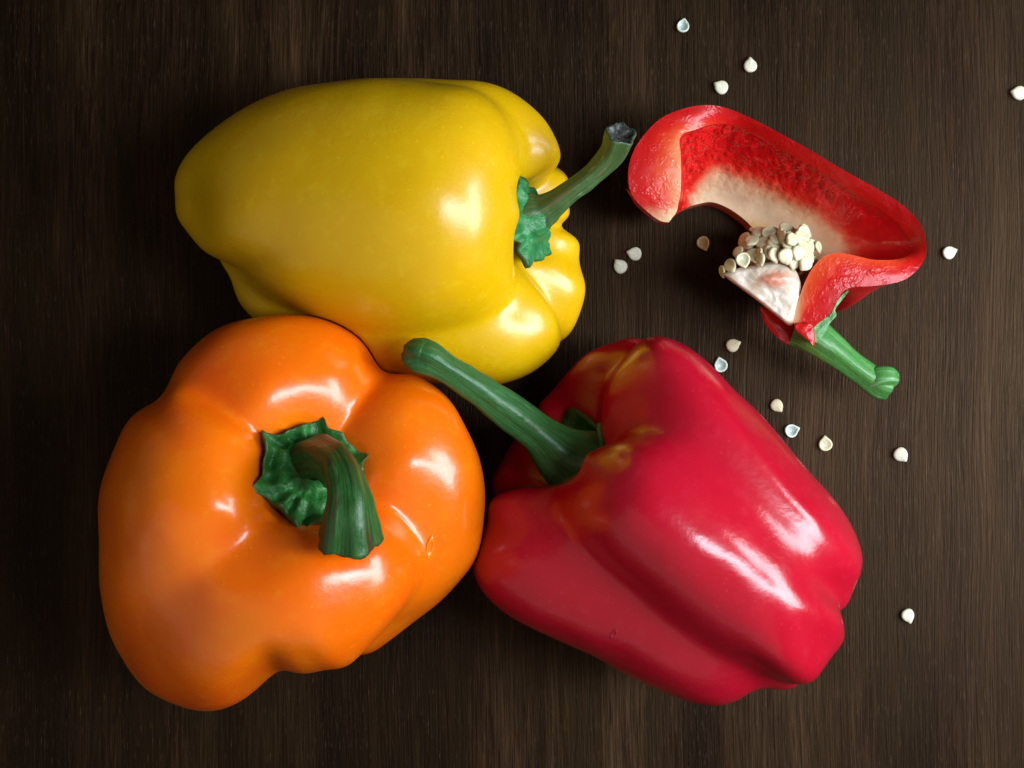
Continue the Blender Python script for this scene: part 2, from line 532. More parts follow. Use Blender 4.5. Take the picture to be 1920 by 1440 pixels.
def stem_tube(path, radii, name, mat, parent, base, ridges=5, rid=0.10, nseg=40, per=9, cut_tilt=(0, 0, 0), wob=0.0003, seed=0, cap='cut', flat=1.0):
    P = catmull(np.array(path), per); R = catmull(np.array(radii)[:, None], per)[:, 0]
    m = len(P)
    T = np.gradient(P, axis=0); T /= np.linalg.norm(T, axis=1, keepdims=True)
    u = np.cross(T[0], [0, 0, 1.0]);
    if np.linalg.norm(u) < 0.1: u = np.cross(T[0], [0, 1.0, 0])
    u /= np.linalg.norm(u)
    rings = []; fib = []; cut = []
    s = np.concatenate([[0], np.cumsum(np.linalg.norm(np.diff(P, axis=0), axis=1))])
    th = np.linspace(0, 2 * np.pi, nseg, endpoint=False)
    for i in range(m):
        u = u - T[i] * T[i].dot(u); u /= np.linalg.norm(u); v = np.cross(T[i], u)
        prof = 1 + rid * np.cos(ridges * th + seed + 0.5 * np.sin(s[i] * 90)) + 0.04 * np.cos(2 * th + 3 * seed)
        pts = P[i] + R[i] * prof[:, None] * (np.cos(th)[:, None] * u + np.sin(th)[:, None] * v * flat)
        pts = pts + (noise(pts * 260 + seed)[:, None] * wob) * (np.cos(th)[:, None] * u + np.sin(th)[:, None] * v)
        rings.append(pts); fib.append(np.stack([np.cos(th) * 0.006, np.sin(th) * 0.006, np.full(nseg, s[i])], -1)); cut.append(np.zeros(nseg))
    last = rings[-1]; c = P[-1]
    if cap == 'cut':
        seq = [(0.97, 0.0004, .6), (0.86, 0.0004, 1), (0.70, -0.0003, 1), (0.45, -0.0012, 1), (0.2, -0.0008, 1)]
    else:
        seq = [(0.93, 0.0012, 0), (0.78, 0.0025, 0), (0.55, 0.0036, .3), (0.3, 0.0040, .8), (0.1, 0.0041, .8)]
    if cap != 'cut': seq = [(k, dz * R[-1] / 0.0042, cv) for (k, dz, cv) in seq]
    for (k, dz, cv) in seq:
        pts = c + (last - c) * k + T[-1] * dz
        pts = pts + T[-1] * (noise(pts * 900 + 3)[:, None] * 0.0005)
        rings.append(pts); fib.append(np.stack([np.cos(th) * 0.006 * k, np.sin(th) * 0.006 * k, np.full(nseg, s[-1])], -1)); cut.append(np.full(nseg, float(cv)))
    V = np.vstack(rings); nr = len(rings)
    F = grid_faces(nr, nseg)
    V = np.vstack([V, c + T[-1] * seq[-1][1]]); fi = len(V) - 1
    for j in range(nseg): F.append((fi, (nr - 1) * nseg + j, (nr - 1) * nseg + (j + 1) % nseg))
    fibs = np.vstack([np.vstack(fib), [[0, 0, s[-1]]]]); cuts = np.append(np.concatenate(cut), seq[-1][2])
    me = make_mesh(name, V - base, F, mat, attrs={'fib': fibs, 'cut': cuts})
    fix_normals(me)
    return mesh_obj(name, me, parent)

def disc_calyx(root, base, c, nrm, rad, mat, seed=1, up=(0, 1, 0), pts=6, rot=0.0, cup=0.0012, thick=0.0012, wr=1.0, hump=0.0035, spike=0.10):
    """free-standing collar: a thick, slightly cupped, toothed plate round the stem"""
    F3 = frame(nrm, up); n = 120; rows = 14
    th = np.linspace(0, 2 * np.pi, n, endpoint=False)
    pol = np.cos(np.pi / pts) / np.cos(((th - rot) % (2 * np.pi / pts)) - np.pi / pts)
    edge = pol * (1 + 0.03 * np.sin(7 * th + seed) + 0.025 * np.sin(13 * th) + spike * np.maximum(0, np.cos(pts * (th - rot))) ** 8)
    rings = []; rim = []
    for i in range(rows):
        f = 0.18 + 0.82 * i / (rows - 1)
        r = rad * f * (1 + (edge - 1) * f * f)
        z = hump * (1 - smoothstep(0.18, 0.5, f)) - cup * f * f + 0.0006 * wr * (wr > 1) * math.sin(f * 14)
        L = np.stack([r * np.cos(th), r * np.sin(th), np.full(n, z)], -1)
        L[:, 2] += (noise(L * 480 + seed * 7) * 0.0006 + noise(L * 1100) * 0.0003) * wr + 0.0007 * wr * np.sin(th * 11 + seed + 2 * np.sin(th * 3)) * smoothstep(.35, .8, f)
        rings.append(L @ F3.T + c); rim.append(np.full(n, smoothstep(.9, 1.0, f)))
    top = list(rings)
    for i in range(rows - 1, -1, -1):
        rings.append(top[i] - F3[:, 2] * thick); rim.append(rim[i])
    me = make_mesh('calyx', np.vstack(rings) - base, grid_faces(rows * 2, n), mat, attrs={'rim': np.concatenate(rim)})
    fix_normals(me)
    return mesh_obj('calyx', me, root)

def scar(root, base, G, N, px, py, ln, wd, ang, skin, lip=0.00035):
    """small healed slit in the skin: an almond with a raised lip"""
    q = project(G) - np.array([px, py])
    d = np.hypot(q[..., 0], q[..., 1]) + 1e3 * (N[..., 2] < 0.05)
    i, j = np.unravel_index(np.argmin(d), d.shape)
    nn = N[i, j]; p0 = G[i, j]
    k = nn.dot(p0 - np.array([0, 0, CAM_H]))
    ray = W(px, py, p0[2]) - np.array([0, 0, CAM_H])
    p0 = np.array([0, 0, CAM_H]) + ray * k / nn.dot(ray)
    t1 = np.array([math.cos(ang), math.sin(ang), 0.0]); t1 -= nn * nn.dot(t1); t1 /= np.linalg.norm(t1); t2 = np.cross(nn, t1)
    s = (CAM_H - p0[2]) / CAM_H / PPM
    n = 36; a = np.linspace(0, 2 * np.pi, n, endpoint=False); V = []
    pr = [(1.35, -0.00025), (1.12, 0.0001), (0.95, lip), (0.78, lip * 0.8), (0.5, 0.00002), (0.2, -0.0001)]
    for f, h in pr:
        x = np.cos(a) * ln / 2 * s * f; y = np.sin(a) * np.abs(np.sin(a)) ** 0.4 * wd / 2 * s * f
        V.append(p0 + x[:, None] * t1 + y[:, None] * t2 + nn * h)
    V = np.vstack(V); F = grid_faces(len(pr), n); F.append(tuple(range((len(pr) - 1) * n, len(pr) * n)))
    pv = np.repeat([0, .1, .6, .5, .0, 0], n)
    me = make_mesh('scar', V - base, F, skin, attrs={'pale': pv}); fix_normals(me)
    return mesh_obj('scar', me, root)

# ---- yellow
YELLOW_OUT = [(326, 370), (335, 310), (375, 265), (430, 222), (500, 182), (570, 158), (650, 147), (750, 143), (850, 147), (910, 153), (960, 172),
              (1000, 200), (1030, 232), (1047, 268), (1052, 300), (1062, 325), (1068, 360), (1068, 395), (1068, 425), (1077, 452), (1092, 490), (1098, 530),
              (1090, 580), (1065, 630), (1045, 655), (1010, 690), (950, 718), (890, 724), (800, 720), (700, 700), (600, 665), (530, 632), (470, 597), (437, 552),
              (427, 512), (395, 485), (350, 440), (330, 400)]
yel_mer = [
    dict(a=-62, R=0.92, sh=0.00, tip=-0.02, tr=.9, w=1.5), dict(a=-38, g=0.75, R=.95, c=.8),
    dict(a=-10, R=0.97, sh=-0.02, tip=0.05, tr=.8, w=1.6), dict(a=17, g=0.75, a2=8, R=1.0, c=.9, tip=.03, sh=-.02),
    dict(a=80, R=1.04, sh=-0.09, tip=-0.07, tr=1.0, w=1.5), dict(a=144, g=1.0, a2=150, R=1.0, c=1.0, tip=.04, sh=-.02),
    dict(a=176, R=1.0, sh=-0.05, tip=0.125, tr=1.45, w=1.5), dict(a=208, g=0.9, R=.97, c=1.0, tip=.05),
    dict(a=245, R=0.97, sh=0.03, tip=0.08, tr=1.0, w=1.6), dict(a=275, g=0.8, R=.95, tip=.03),
]
root_y, by, Gy, Ny, Fy = pepper('yellow_bell_pepper', 'glossy yellow bell pepper lying on its side, stem pointing right',
    yel_mer, 0.040, 0.101, (1, -0.06, 0.10), (0, 1, 0), W(1045, 425, 0.04), YELLOW_OUT, (730, 415), M['yellow'],
    pmid=np.array([1, 1, 1, 1, 1, 1, 1, .99, .95, .87, .76, .70, .7, 1]))
yc = Gy[0].mean(0)
print('yellow stem base', yc, project(yc))
disc_calyx(root_y, by, W(1003, 416, yc[2] + .003), (0.88, 0.10, 0.46), 0.0118, M['calyx_yellow'], seed=1, up=(0, 1, 0), pts=5, rot=0.30, spike=0.03, wr=0.7)
zb = yc[2]
stem_tube([yc - [.003, 0, 0], W(1000, 402, zb + .002), W(1035, 385, zb + .004), W(1080, 352, zb + .007), W(1122, 318, zb + .009), W(1150, 285, zb + .012), W(1164, 252, zb + .016)],
          [.0066, .0052, .0035, .0027, .0027, .0031, .0038], 'stem', M['stem_yellow'], root_y, by, seed=1.0)

# ---- orange
ORANGE_OUT = [(188, 1000), (190, 930), (205, 870), (240, 800), (285, 755), (315, 735), (330, 690), (370, 640), (420, 605), (490, 590), (560, 588), (630, 605),
              (680, 640), (708, 680), (722, 698), (770, 700), (830, 735), (870, 790), (895, 850), (908, 920), (900, 1000), (885, 1050), (840, 1110),
              (780, 1160), (700, 1220), (620, 1255), (570, 1260), (528, 1254), (480, 1290), (430, 1325), (370, 1333), (310, 1315), (260, 1280),
              (215, 1210), (195, 1150), (188, 1080)]
ora_mer = [
    dict(a=22, R=1.0, sh=0.0, tip=0.03, a2=-45, w=1.3), dict(a=62, g=0.85, R=1.0, c=.8, a2=50),
    dict(a=106, w=1.5, R=1.0, sh=0.0, tip=0.0, a2=90), dict(a=149, g=0.7, R=1.0, c=.75, a2=126),
    dict(a=190, R=1.05, sh=0.02, tip=-0.02, a2=158, w=1.8), dict(a=232, g=0.6, R=1.0, c=.3, a2=192),
    dict(a=290, w=1.5, R=1.03, sh=0.02, tip=-0.06, a2=222), dict(a=344, g=1.0, R=.97, c=.5, a2=250),
]
root_o, bo, Go, No, Fo = pepper('orange_bell_pepper', 'plump orange bell pepper standing with its stem towards the viewer',
    ora_mer, 0.043, 0.085, (0.29, 0.39, 0.87), (1, 0, 0), W(600, 870, 0.075), ORANGE_OUT, (550, 960), M['orange'])
scar(root_o, bo, Go, No, 806, 1026, 40, 15, 1.45, M['orange'])
oc = Go[0].mean(0)
print('orange stem base', oc, project(oc))
oax = Fo[:, 2]
disc_calyx(root_o, bo, oc + oax * 0.0075, oax, 0.0128, M['calyx_orange'], seed=2, up=(1, 0, 0), pts=6, rot=0.42, cup=-0.0012, thick=0.0030, wr=1.2, hump=0.0020)
zo = oc[2]
stem_tube([oc - [0, 0, .002], W(594, 872, zo + .004), W(608, 860, zo + .011), W(634, 872, zo + .019), W(651, 912, zo + .0245), W(655, 962, zo + .026), W(655, 1010, zo + .0235)],
          [.0085, .0066, .0048, .0041, .0044, .0055, .0070], 'stem', M['stem_orange'], root_o, bo, seed=2.2, rid=.08)

# ---- red
RED_OUT = [(893, 1050), (900, 1010), (915, 980), (925, 920), (940, 870), (970, 825), (1005, 780), (1040, 725), (1070, 690), (1110, 655), (1170, 635), (1230, 630), (1280, 645), (1330, 680),
           (1380, 730), (1440, 790), (1500, 860), (1560, 930), (1600, 990), (1618, 1040), (1615, 1080), (1590, 1125), (1586, 1160), (1578, 1205),
           (1550, 1250), (1510, 1285), (1460, 1293), (1418, 1292), (1390, 1312), (1340, 1325), (1280, 1315), (1200, 1280), (1120, 1235),
           (1040, 1200), (970, 1165), (920, 1120), (897, 1080)]
red_mer = [
    dict(a=16, R=1.0, sh=0.04, tip=0.09, a2=10, w=1.3), dict(a=65, g=1.0, a2=52, R=.92, c=.35),
    dict(a=96, w=1.2, R=1.05, sh=-0.11, tip=-0.03, a2=80), dict(a=122, g=1.0, a2=104, R=1.02, c=.3, sh=-.07),
    dict(a=150, w=1.3, R=1.02, sh=-0.06, tip=0.02, a2=132), dict(a=192, g=0.8, a2=190, R=1.0, c=.6),
    dict(a=225, w=1.4, R=1.0, sh=0.03, tip=0.03), dict(a=262, g=0.9, R=1.0),
    dict(a=295, w=1.4, R=1.0, sh=0.05, tip=0.03), dict(a=328, g=0.9, R=1.0),
]
root_r, br, Gr, Nr, Fr = pepper('red_bell_pepper', 'whole shiny red bell pepper lying on its side, long stem pointing upper left',
    red_mer, 0.043, 0.085, (-0.84, 0.54, 0.02), (-.54, -.84, 0), W(1025, 832, 0.04), RED_OUT, (1265, 985), M['red'], pmid=np.array([1, 1, 1, 1, 1, 1, 1, 1, 1.02, 1.07, 1.07, 1.02, 1, 1]))
scar(root_r, br, Gr, Nr, 1151, 1188, 24, 8, 1.1, M['red'], lip=.0002)
rc = Gr[0].mean(0)
print('red stem base', rc, project(rc))
calyx(root_r, br, Gr, Nr, lambda t: 29 + 2 * math.cos(math.radians(t * 5)), M['calyx_red'], seed=3)
zr = rc[2]
stem_tube([rc, W(1055, 855, zr + .002), W(1010, 815, zr + .006), W(950, 770, zr + .011), W(890, 727, zr + .016), W(845, 697, zr + .020), W(808, 675, zr + .022), W(788, 668, zr + .022)],
          [.0105, .0075, .0048, .0042, .0037, .0033, .0040, .0042], 'stem', M['stem_red'], root_r, br, seed=.6, cap='round', rid=.08)

# ---- where two peppers lean on each other the softer flank gives way a little instead of passing through
def press(root_a, root_b, gap=0.0003):
    from mathutils.bvhtree import BVHTree
    A = [c for c in root_a.children if c.name.split('.')[0] == 'body'][0]; B = [c for c in root_b.children if c.name.split('.')[0] == 'body'][0]
    la, lb = root_a.location, root_b.location
    bv = BVHTree.FromPolygons([v.co + lb for v in B.data.vertices], [tuple(q.vertices) for q in B.data.polygons])
    for v in A.data.vertices:
        w = v.co + la
        loc, nrm, idx, d = bv.find_nearest(w, 0.014)
        if loc is None: continue
        s_ = (w - loc).dot(nrm)
        if s_ < gap:
            v.co = loc + nrm * gap - la
    A.data.update()
press(root_y, root_o)
press(root_r, root_o)

# ------------------------------------------------------------------ seeds
def seed_mesh(name, mat, dish=0.0, beak=0.32, r=0.00195, th=0.00055, sq=1.0, warp=0.0):
    """flat round seed with a raised rim and a little beak at +x; lies in its own x-y plane, base at z=0"""
    n = 28
    a = np.linspace(0, 2 * np.pi, n, endpoint=False)
    da = np.minimum(a, 2 * np.pi - a)
    R = r * (1 + beak * np.exp(-(da / 0.26) ** 2) + 0.03 * np.sin(3 * a + 1))
    rows = [(0.35, 1), (0.62, 1), (0.82, 1), (0.95, .75), (1.0, 0), (0.95, -.75), (0.8, -1), (0.45, -1)]
    V, hol = [], []
    for (k, s) in rows:
        if s > 0:
            z = th * (s + 0.35 * (1 - k * k)) - (dish * th * 2.0 * (1 - smoothstep(0.45, 0.9, k)) if s == 1 else 0)
        else: z = th * s
        kk = k
        x = R * kk * np.cos(a); y = R * kk * np.sin(a) * sq
        bump = 0.35 * th * np.exp(-((x / r - 0.75) ** 2 + (y / r) ** 2) / 0.15) if s == 1 else 0
        V.append(np.stack([x, y, z + bump + warp * (y * np.abs(y)) / r + th + 0 * a], -1))
        hol.append(np.full(n, dish * (1 - smoothstep(0.5, 0.85, k)) if s == 1 else 0.0))
    V = np.vstack(V); F = grid_faces(len(rows), n); m = len(rows)
    V = np.vstack([V, V[:n].mean(0) + [0, 0, th * (0.05 - 0.1 * dish)], V[-n:].mean(0)])
    hol = np.append(np.concatenate(hol), [dish, 0])
    for j in range(n):
        F.append((m * n, (j + 1) % n, j)); F.append((m * n + 1, (m - 1) * n + j, (m - 1) * n + (j + 1) % n))
    V[:, 2] -= V[:, 2].min()
    me = make_mesh(name, V, F, mat, attrs={'hollow': hol}); fix_normals(me)
    return me

SEEDS = [  # x, y, beak angle, dished, material, label
    (1280, 50, 78, .9, 'seed_blue', 'translucent dished pepper seed at the top of the table, beak upwards'),
    (1406, 124, 92, .0, 'seed_pale', 'domed white pepper seed above the cut pepper, upper right of a pair'),
    (1352, 164, 150, .0, 'seed_pale', 'domed white pepper seed just above the cut red pepper rim'),
    (1910, 175, 168, .0, 'seed_pale', 'white pepper seed cut off by the right edge of the picture'),
    (1778, 474, 20, .15, 'seed_pale', 'white pepper seed just right of the cut pepper shoulder'),
    (1190, 476, 165, .1, 'seed_pale', 'pale pepper seed under the cut pepper tip, upper right of two'),
    (1163, 500, 128, .0, 'seed_pale', 'pale pepper seed nearest the yellow pepper, lower left of two'),
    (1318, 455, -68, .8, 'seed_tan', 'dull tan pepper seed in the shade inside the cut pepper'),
    (1373, 648, 22, .0, 'seed_cream', 'cream pepper seed left of the cut pepper stem, beak to the right'),
    (1351, 685, 105, .9, 'seed_blue', 'translucent dished pepper seed against the top edge of the whole red pepper'),
    (1456, 760, -52, .0, 'seed_cream', 'domed cream pepper seed midway along the row beside the red pepper'),
    (1483, 808, 18, .9, 'seed_blue', 'dished pepper seed with a pale rim close to the red pepper flank'),
    (1547, 833, 95, .45, 'seed_cream', 'cream pepper seed with upright beak below the cut pepper stem'),
    (1688, 852, -50, .0, 'seed_pale', 'white pepper seed lying apart to the lower right of the cut pepper stem'),
    (1701, 1153, -72, .0, 'seed_pale', 'lone white pepper seed lowest on the table, right of the red pepper'),
]
for i, (x, y, ang, dish, mt, lab) in enumerate(SEEDS):
    me = seed_mesh('pepper_seed', M[mt], dish, beak=0.26 + 0.12 * ((i * 37) % 10) / 10, r=0.00186 * (0.97 + 0.1 * ((i * 53) % 10) / 10), sq=0.95 + 0.06 * ((i * 29) % 10) / 10, warp=0.12 * (((i * 17) % 7) / 3 - 1) * 0.5)
    o = mesh_obj('pepper_seed', me)
    o.location = W(x, y, 0.0003); o.rotation_euler = (0.06 * math.sin(i * 2.1), 0.06 * math.cos(i * 1.7), math.radians(ang))
    # rest it on the table
    zmin = min((o.rotation_euler.to_matrix() @ v.co).z for v in me.vertices)
    o.location.z = -zmin + 0.00005
    tag(o, lab, 'pepper seed', 'loose pepper seeds scattered on the table')

# ------------------------------------------------------------------ the cut pepper
def flesh_material():
    t = NT('cut_pepper_flesh')
    c = t.coord()
    dep = t.fac('deep')            # 0 at the skin, 1 at the inner wall
    f = t.noise(c, 160, 3)
    d2 = t.math('ADD', dep, t.math('MULTIPLY', t.math('SUBTRACT', f, 0.5), 0.55))
    col = t.ramp(d2, [(0.0, (0.40, 0.004, 0.005)), (0.35, (0.47, 0.008, 0.005)), (0.75, (0.57, 0.055, 0.014)), (1.0, (0.62, 0.18, 0.07))])
    col = t.mix(t.fac('cream'), col, (0.58, 0.37, 0.20))
    cells = t.n('ShaderNodeTexVoronoi'); cells.inputs['Scale'].default_value = 1300; t.l(c, cells.inputs['Vector'])
    # moist cut cells: mostly smooth, with scattered glistening beads
    bead = t.ramp(t.noise(c, 330, 3, 0.6), [(0.50, 0.0), (0.64, 1.0)])
    hb = t.math('MULTIPLY', cells.outputs['Distance'], bead)
    n1 = t.bump(hb, 0.22, 0.0005)
    n2 = t.bump(t.noise(c, 260, 2), 0.08, 0.001, n1)
    return t.set(Base_Color=col, Roughness=0.27, Normal=n2, Specular_IOR_Level=0.30)
M['flesh'] = flesh_material()

def lining_material():
    t = NT('cut_pepper_lining')
    c = t.coord()
    cr = t.fac('cream')
    f = t.noise(c, 130, 3, 0.6)
    st = t.noise(t.coord('fib', (0.5, 0.5, 0.12)), 900, 3, 0.6)
    cr2 = t.math('ADD', cr, t.math('MULTIPLY', t.math('SUBTRACT', f, 0.5), 0.35))
    cr2 = t.math('ADD', cr2, t.math('MULTIPLY', t.math('SUBTRACT', st, 0.5), 0.30))
    col = t.ramp(cr2, [(0.0, (0.52, 0.005, 0.007)), (0.30, (0.60, 0.016, 0.010)), (0.48, (0.64, 0.10, 0.05)), (0.70, (0.64, 0.36, 0.20)), (1.0, (0.66, 0.50, 0.32))])
    col = t.mix(t.fac('gold'), col, (0.62, 0.36, 0.05))
    bl = t.n('ShaderNodeTexVoronoi'); bl.inputs['Scale'].default_value = 520; t.l(t.coord('fib', (1, 0.6, 0.45)), bl.inputs['Vector'])
    hb = t.math('MULTIPLY', t.math('MULTIPLY', bl.outputs['Distance'], t.fac('wet')), t.ramp(t.noise(c, 210, 3), [(0.42, 0.15), (0.62, 1.0)]))
    n1 = t.bump(hb, 0.75, 0.0014)
    n2 = t.bump(t.noise(c, 500, 3), 0.15, 0.0006, n1)
    rg = t.ramp(cr2, [(0.2, 0.16), (0.6, 0.42)])
    return t.set(Base_Color=col, Roughness=rg, Normal=n2, Specular_IOR_Level=0.55)
M['lining'] = lining_material()

def core_material():
    t = NT('pepper_core')
    c = t.coord()
    f = t.noise(c, 380, 4, 0.6)
    col = t.ramp(f, [(0.3, (0.49, 0.37, 0.26)), (0.55, (0.56, 0.49, 0.40)), (0.75, (0.61, 0.57, 0.50))])
    pk = t.math('ADD', t.fac('pink'), t.math('MULTIPLY', t.math('SUBTRACT', t.noise(c, 600, 4), 0.5), 0.7))
    col = t.mix(t.ramp(pk, [(0.3, 0), (0.75, 1)]), col, (0.54, 0.23, 0.15))
    col = t.mix(t.fac('side'), col, (0.50, 0.22, 0.07))
    n1 = t.bump(t.noise(c, 900, 3), 0.14, 0.0005)
    n2 = t.bump(t.noise(c, 2400, 2), 0.3, 0.0002, n1)
    return t.set(Base_Color=col, Roughness=0.38, Normal=n2, Specular_IOR_Level=0.55, Subsurface_Weight=0.3, Subsurface_Radius=(0.003, 0.0015, 0.001), Subsurface_Scale=1.0)
M['core'] = core_material()

HR = 0.034     # height of the upper cut face above the table
cut_root = bpy.data.objects.new('cut_red_pepper', None); link(cut_root)
cut_root.empty_display_size = 0.02
bc = W(1460, 400, 0.0); cut_root.location = bc
tag(cut_root, 'wedge of red bell pepper cut open, showing its core, seeds and green stem', 'cut pepper')

RIM = [  # outer edge and inner edge of the upper cut face, from the blossom end round to the stem
    ((1254, 417), (1260, 409)), ((1236, 413), (1268, 398)), ((1206, 390), (1272, 382)), ((1186, 367), (1276, 360)), ((1178, 335), (1277, 335)),
    ((1182, 300), (1277, 310)), ((1199, 264), (1276, 286)), ((1236, 224), (1274, 262)), ((1278, 205), (1284, 249)),
    ((1319, 197), (1304, 245)), ((1357, 201), (1342, 242)), ((1398, 217), (1384, 256)), ((1448, 242), (1430, 280)),
    ((1515, 279), (1494, 318)), ((1582, 319), (1558, 358)), ((1648, 356), (1620, 396)), ((1694, 386), (1658, 427)),
    ((1723, 416), (1682, 455)), ((1736, 449), (1692, 468)), ((1735, 480), (1690, 479)), ((1719, 507), (1668, 486)),
    ((1690, 527), (1638, 487)), ((1640, 536), (1602, 479)), ((1592, 540), (1570, 474)), ((1571, 562), (1545, 481)),
    ((1557, 587), (1524, 502)), ((1536, 605), (1508, 532)), ((1520, 622), (1496, 566)), ((1520, 640), (1484, 602))]
OPEN = [(1258, 410), (1275, 398), (1298, 390), (1325, 386), (1352, 395), (1380, 413), (1402, 434), (1425, 470), (1450, 520), (1470, 565), (1480, 600)]
PER = 5
ro = catmull(np.array([r[0] for r in RIM], float), PER); ri = catmull(np.array([r[1] for r in RIM], float), PER)
ns = len(ro)
sv = np.linspace(0, 1, ns)
thin = 0.42 * smoothstep(.30, .40, sv) * smoothstep(.74, .64, sv)
ri = ri + (ro - ri) * thin[:, None]
op = catmull(np.array(OPEN, float), 10)
ol = np.concatenate([[0], np.cumsum(np.hypot(*np.diff(op, axis=0).T))]); ol /= ol[-1]
uo = np.interp(sv, [0, 0.26, 0.34, 0.62, 0.8, 1.0], [0, .10, .18, .52, .80, 1.0])
ob = np.stack([np.interp(uo, ol, op[:, 0]), np.interp(uo, ol, op[:, 1])], -1)
rimz = HR + 0.0015 * np.sin(sv * 9 + 1) - 0.004 * smoothstep(0.25, 0.0, sv)
NPS = 22
psis = np.linspace(0, np.pi / 2, NPS)

def sheet(rim_px, bot_px, zr, zb, bulge=None, pw=1.0, lin=0.0):
    A = np.array([W(p[0], p[1], z) for p, z in zip(rim_px, zr)])
    B = np.array([W(p[0], p[1], z) for p, z in zip(bot_px, zb)])
    G = np.zeros((NPS, ns, 3))
    for i, ps in enumerate(psis):
        f = math.sin(ps) ** pw
        G[i] = B + (A - B) * f
        G[i, :, 2] = zb + (zr - zb) * ((1 - math.cos(ps)) * (1 - lin) + lin * f ** 1.4)
        if bulge is not None: G[i] += bulge(i / (NPS - 1))
    return G
lob = np.exp(-((sv - 0.797) / 0.026) ** 2)
def bulge_out(f):
    d = np.zeros((ns, 3)); k = math.sin(math.pi * min(1, f)) ** 1.2
    d[:, 0] = (0.0005) * lob * k; d[:, 1] = -0.0062 * lob * k
    return d
zb_out = 0.0008 + 0.010 * smoothstep(0.22, 0.0, sv) + 0.012 * smoothstep(0.82, 1.0, sv)
Gout = sheet(ro, ob, rimz - 0.0006, zb_out, bulge_out, 0.85)
ob_in = ob + np.stack([9 * np.ones(ns), -7 * np.ones(ns)], -1) * smoothstep(0, .12, sv)[:, None]
thick = 0.0042 + 0.003 * np.sin(np.pi * sv)
rim_in = rimz - 0.0008 - 0.0030 * smoothstep(.30, .40, sv) * smoothstep(.74, .62, sv)
Gin = sheet(ri, ob_in, rim_in, zb_out + thick, None, 1.0, 0.85)
Gin += (noise(Gin * 260 + 2)[..., None] * 0.0007 + noise(Gin * 600)[..., None] * 0.0003) * np.array([0, 0, 1]) * np.sin(np.linspace(0.2, np.pi, NPS))[:, None, None]
# skin
me = make_mesh('skin', (Gout - bc).reshape(-1, 3), grid_faces(NPS, ns, wrap=False), M['red_cut_skin'], attrs={'pale': np.zeros(NPS * ns)})
fix_normals(me); mesh_obj('skin', me, cut_root)
# inner lining
fi = np.linspace(0, 1, NPS)[:, None] * np.ones(ns)
edge_s = np.interp(sv, [0, .2, .30, .36, .5, .62, .75, .85, 1], [0.06, .10, .16, .30, .38, .42, .46, .5, .5])
cream = smoothstep(0.26, -0.26, fi - edge_s) * smoothstep(0.10, 0.30, sv)
gold = smoothstep(0.14, 0.0, fi) * smoothstep(0.5, 0.6, sv) * 0.8
wet = (0.12 + 0.88 * smoothstep(.62, .42, sv)) * (1 - 0.85 * cream)
fibc = np.stack([Gin[..., 0], Gin[..., 1], Gin[..., 2]], -1)
me = make_mesh('lining', (Gin - bc).reshape(-1, 3), grid_faces(NPS, ns, wrap=False), M['lining'], attrs={'wet': wet.ravel(), 'cream': cream.ravel(), 'gold': gold.ravel(), 'fib': fibc.reshape(-1, 3)})
fix_normals(me); mesh_obj('lining', me, cut_root)
# cut flesh: rounded strip joining skin and lining along the rim, then along the open edge
def strip(A, B, crown, rows=12, rough=0.00035):
    G = []; dep = []
    for i in range(rows):
        f = i / (rows - 1)
        p = A * (1 - f) + B * f
        p = p + np.array([0, 0, 1.0]) * (crown * math.sin(math.pi * f))
        p = p + (noise(p * 520 + 4)[:, None] * rough + noise(p * 1400)[:, None] * rough * 0.5) * np.array([0, 0, 1]) * math.sin(math.pi * f)
        G.append(p); dep.append(np.full(len(p), f))
    return np.array(G), np.array(dep)
S1, d1 = strip(Gout[-1], Gin[-1], 0.0002, rough=.00012)
crm1 = np.clip(smoothstep(0.085, 0.02, sv)[None, :] * 1.0 + smoothstep(0.92, 1.0, sv)[None, :] * smoothstep(0.5, 1.0, d1) + smoothstep(.8, 1.0, d1) * smoothstep(.28, .1, sv)[None, :] * .35, 0, 1) * np.ones_like(d1)
S2, d2 = strip(Gout[0], Gin[0], 0.0, rows=6)
V = np.vstack([S1.reshape(-1, 3), S2.reshape(-1, 3)])
F = grid_faces(len(S1), ns, wrap=False) + grid_faces(len(S2), ns, wrap=False, off=len(S1) * ns)
me = make_mesh('cut_flesh', V - bc, F, M['flesh'], attrs={'deep': np.concatenate([(d1 ** 1.2 * np.interp(sv, [0, .22, .30, .38, .66, .74, 1], [1.1, 1.1, .8, .3, .3, .75, .95])[None, :]).ravel(), d2.ravel()]), 'cream': np.concatenate([crm1.ravel(), np.full(d2.size, .25)])})
fix_normals(me); mesh_obj('cut_flesh', me, cut_root)
# torn corner of skin at the blossom end
def plate(name, outline_px, z, th, mat, attrs_val, parent, rows=7, dome=0.0004, zs=None, flip=False):
    o = catmull(np.array(outline_px + outline_px[:1], float), 4)[:-1]; n = len(o)
    c = o.mean(0); V = []
    for s_, sgn in ((np.linspace(0.15, 1, rows), 1), (np.linspace(1, 0.15, rows), -1)):
        for f in s_:
            q = c + (o - c) * f
            for p in q:
                zz = z if zs is None else zs(p[0], p[1])
                w_ = W(p[0], p[1], zz + sgn * th / 2 + (dome * (1 - f * f) if sgn > 0 else 0))
                w_[2] += noise(w_ * 700) * 0.0003
                V.append(w_)
    V = np.array(V); F = grid_faces(rows * 2, n)
    F.append(tuple(range(n))[::-1]); F.append(tuple(range((rows * 2 - 1) * n, rows * 2 * n)))
    me = make_mesh(name, V - bc, F, mat, attrs={k: np.full(len(V), v) for k, v in attrs_val.items()})
    fix_normals(me); return mesh_obj(name, me, parent)
plate('torn_skin', [(1173, 353), (1182, 360), (1198, 372), (1208, 384), (1196, 384), (1184, 370)], 0.0285, 0.0012, M['red_cut_skin'], {'pale': 0.1}, cut_root)
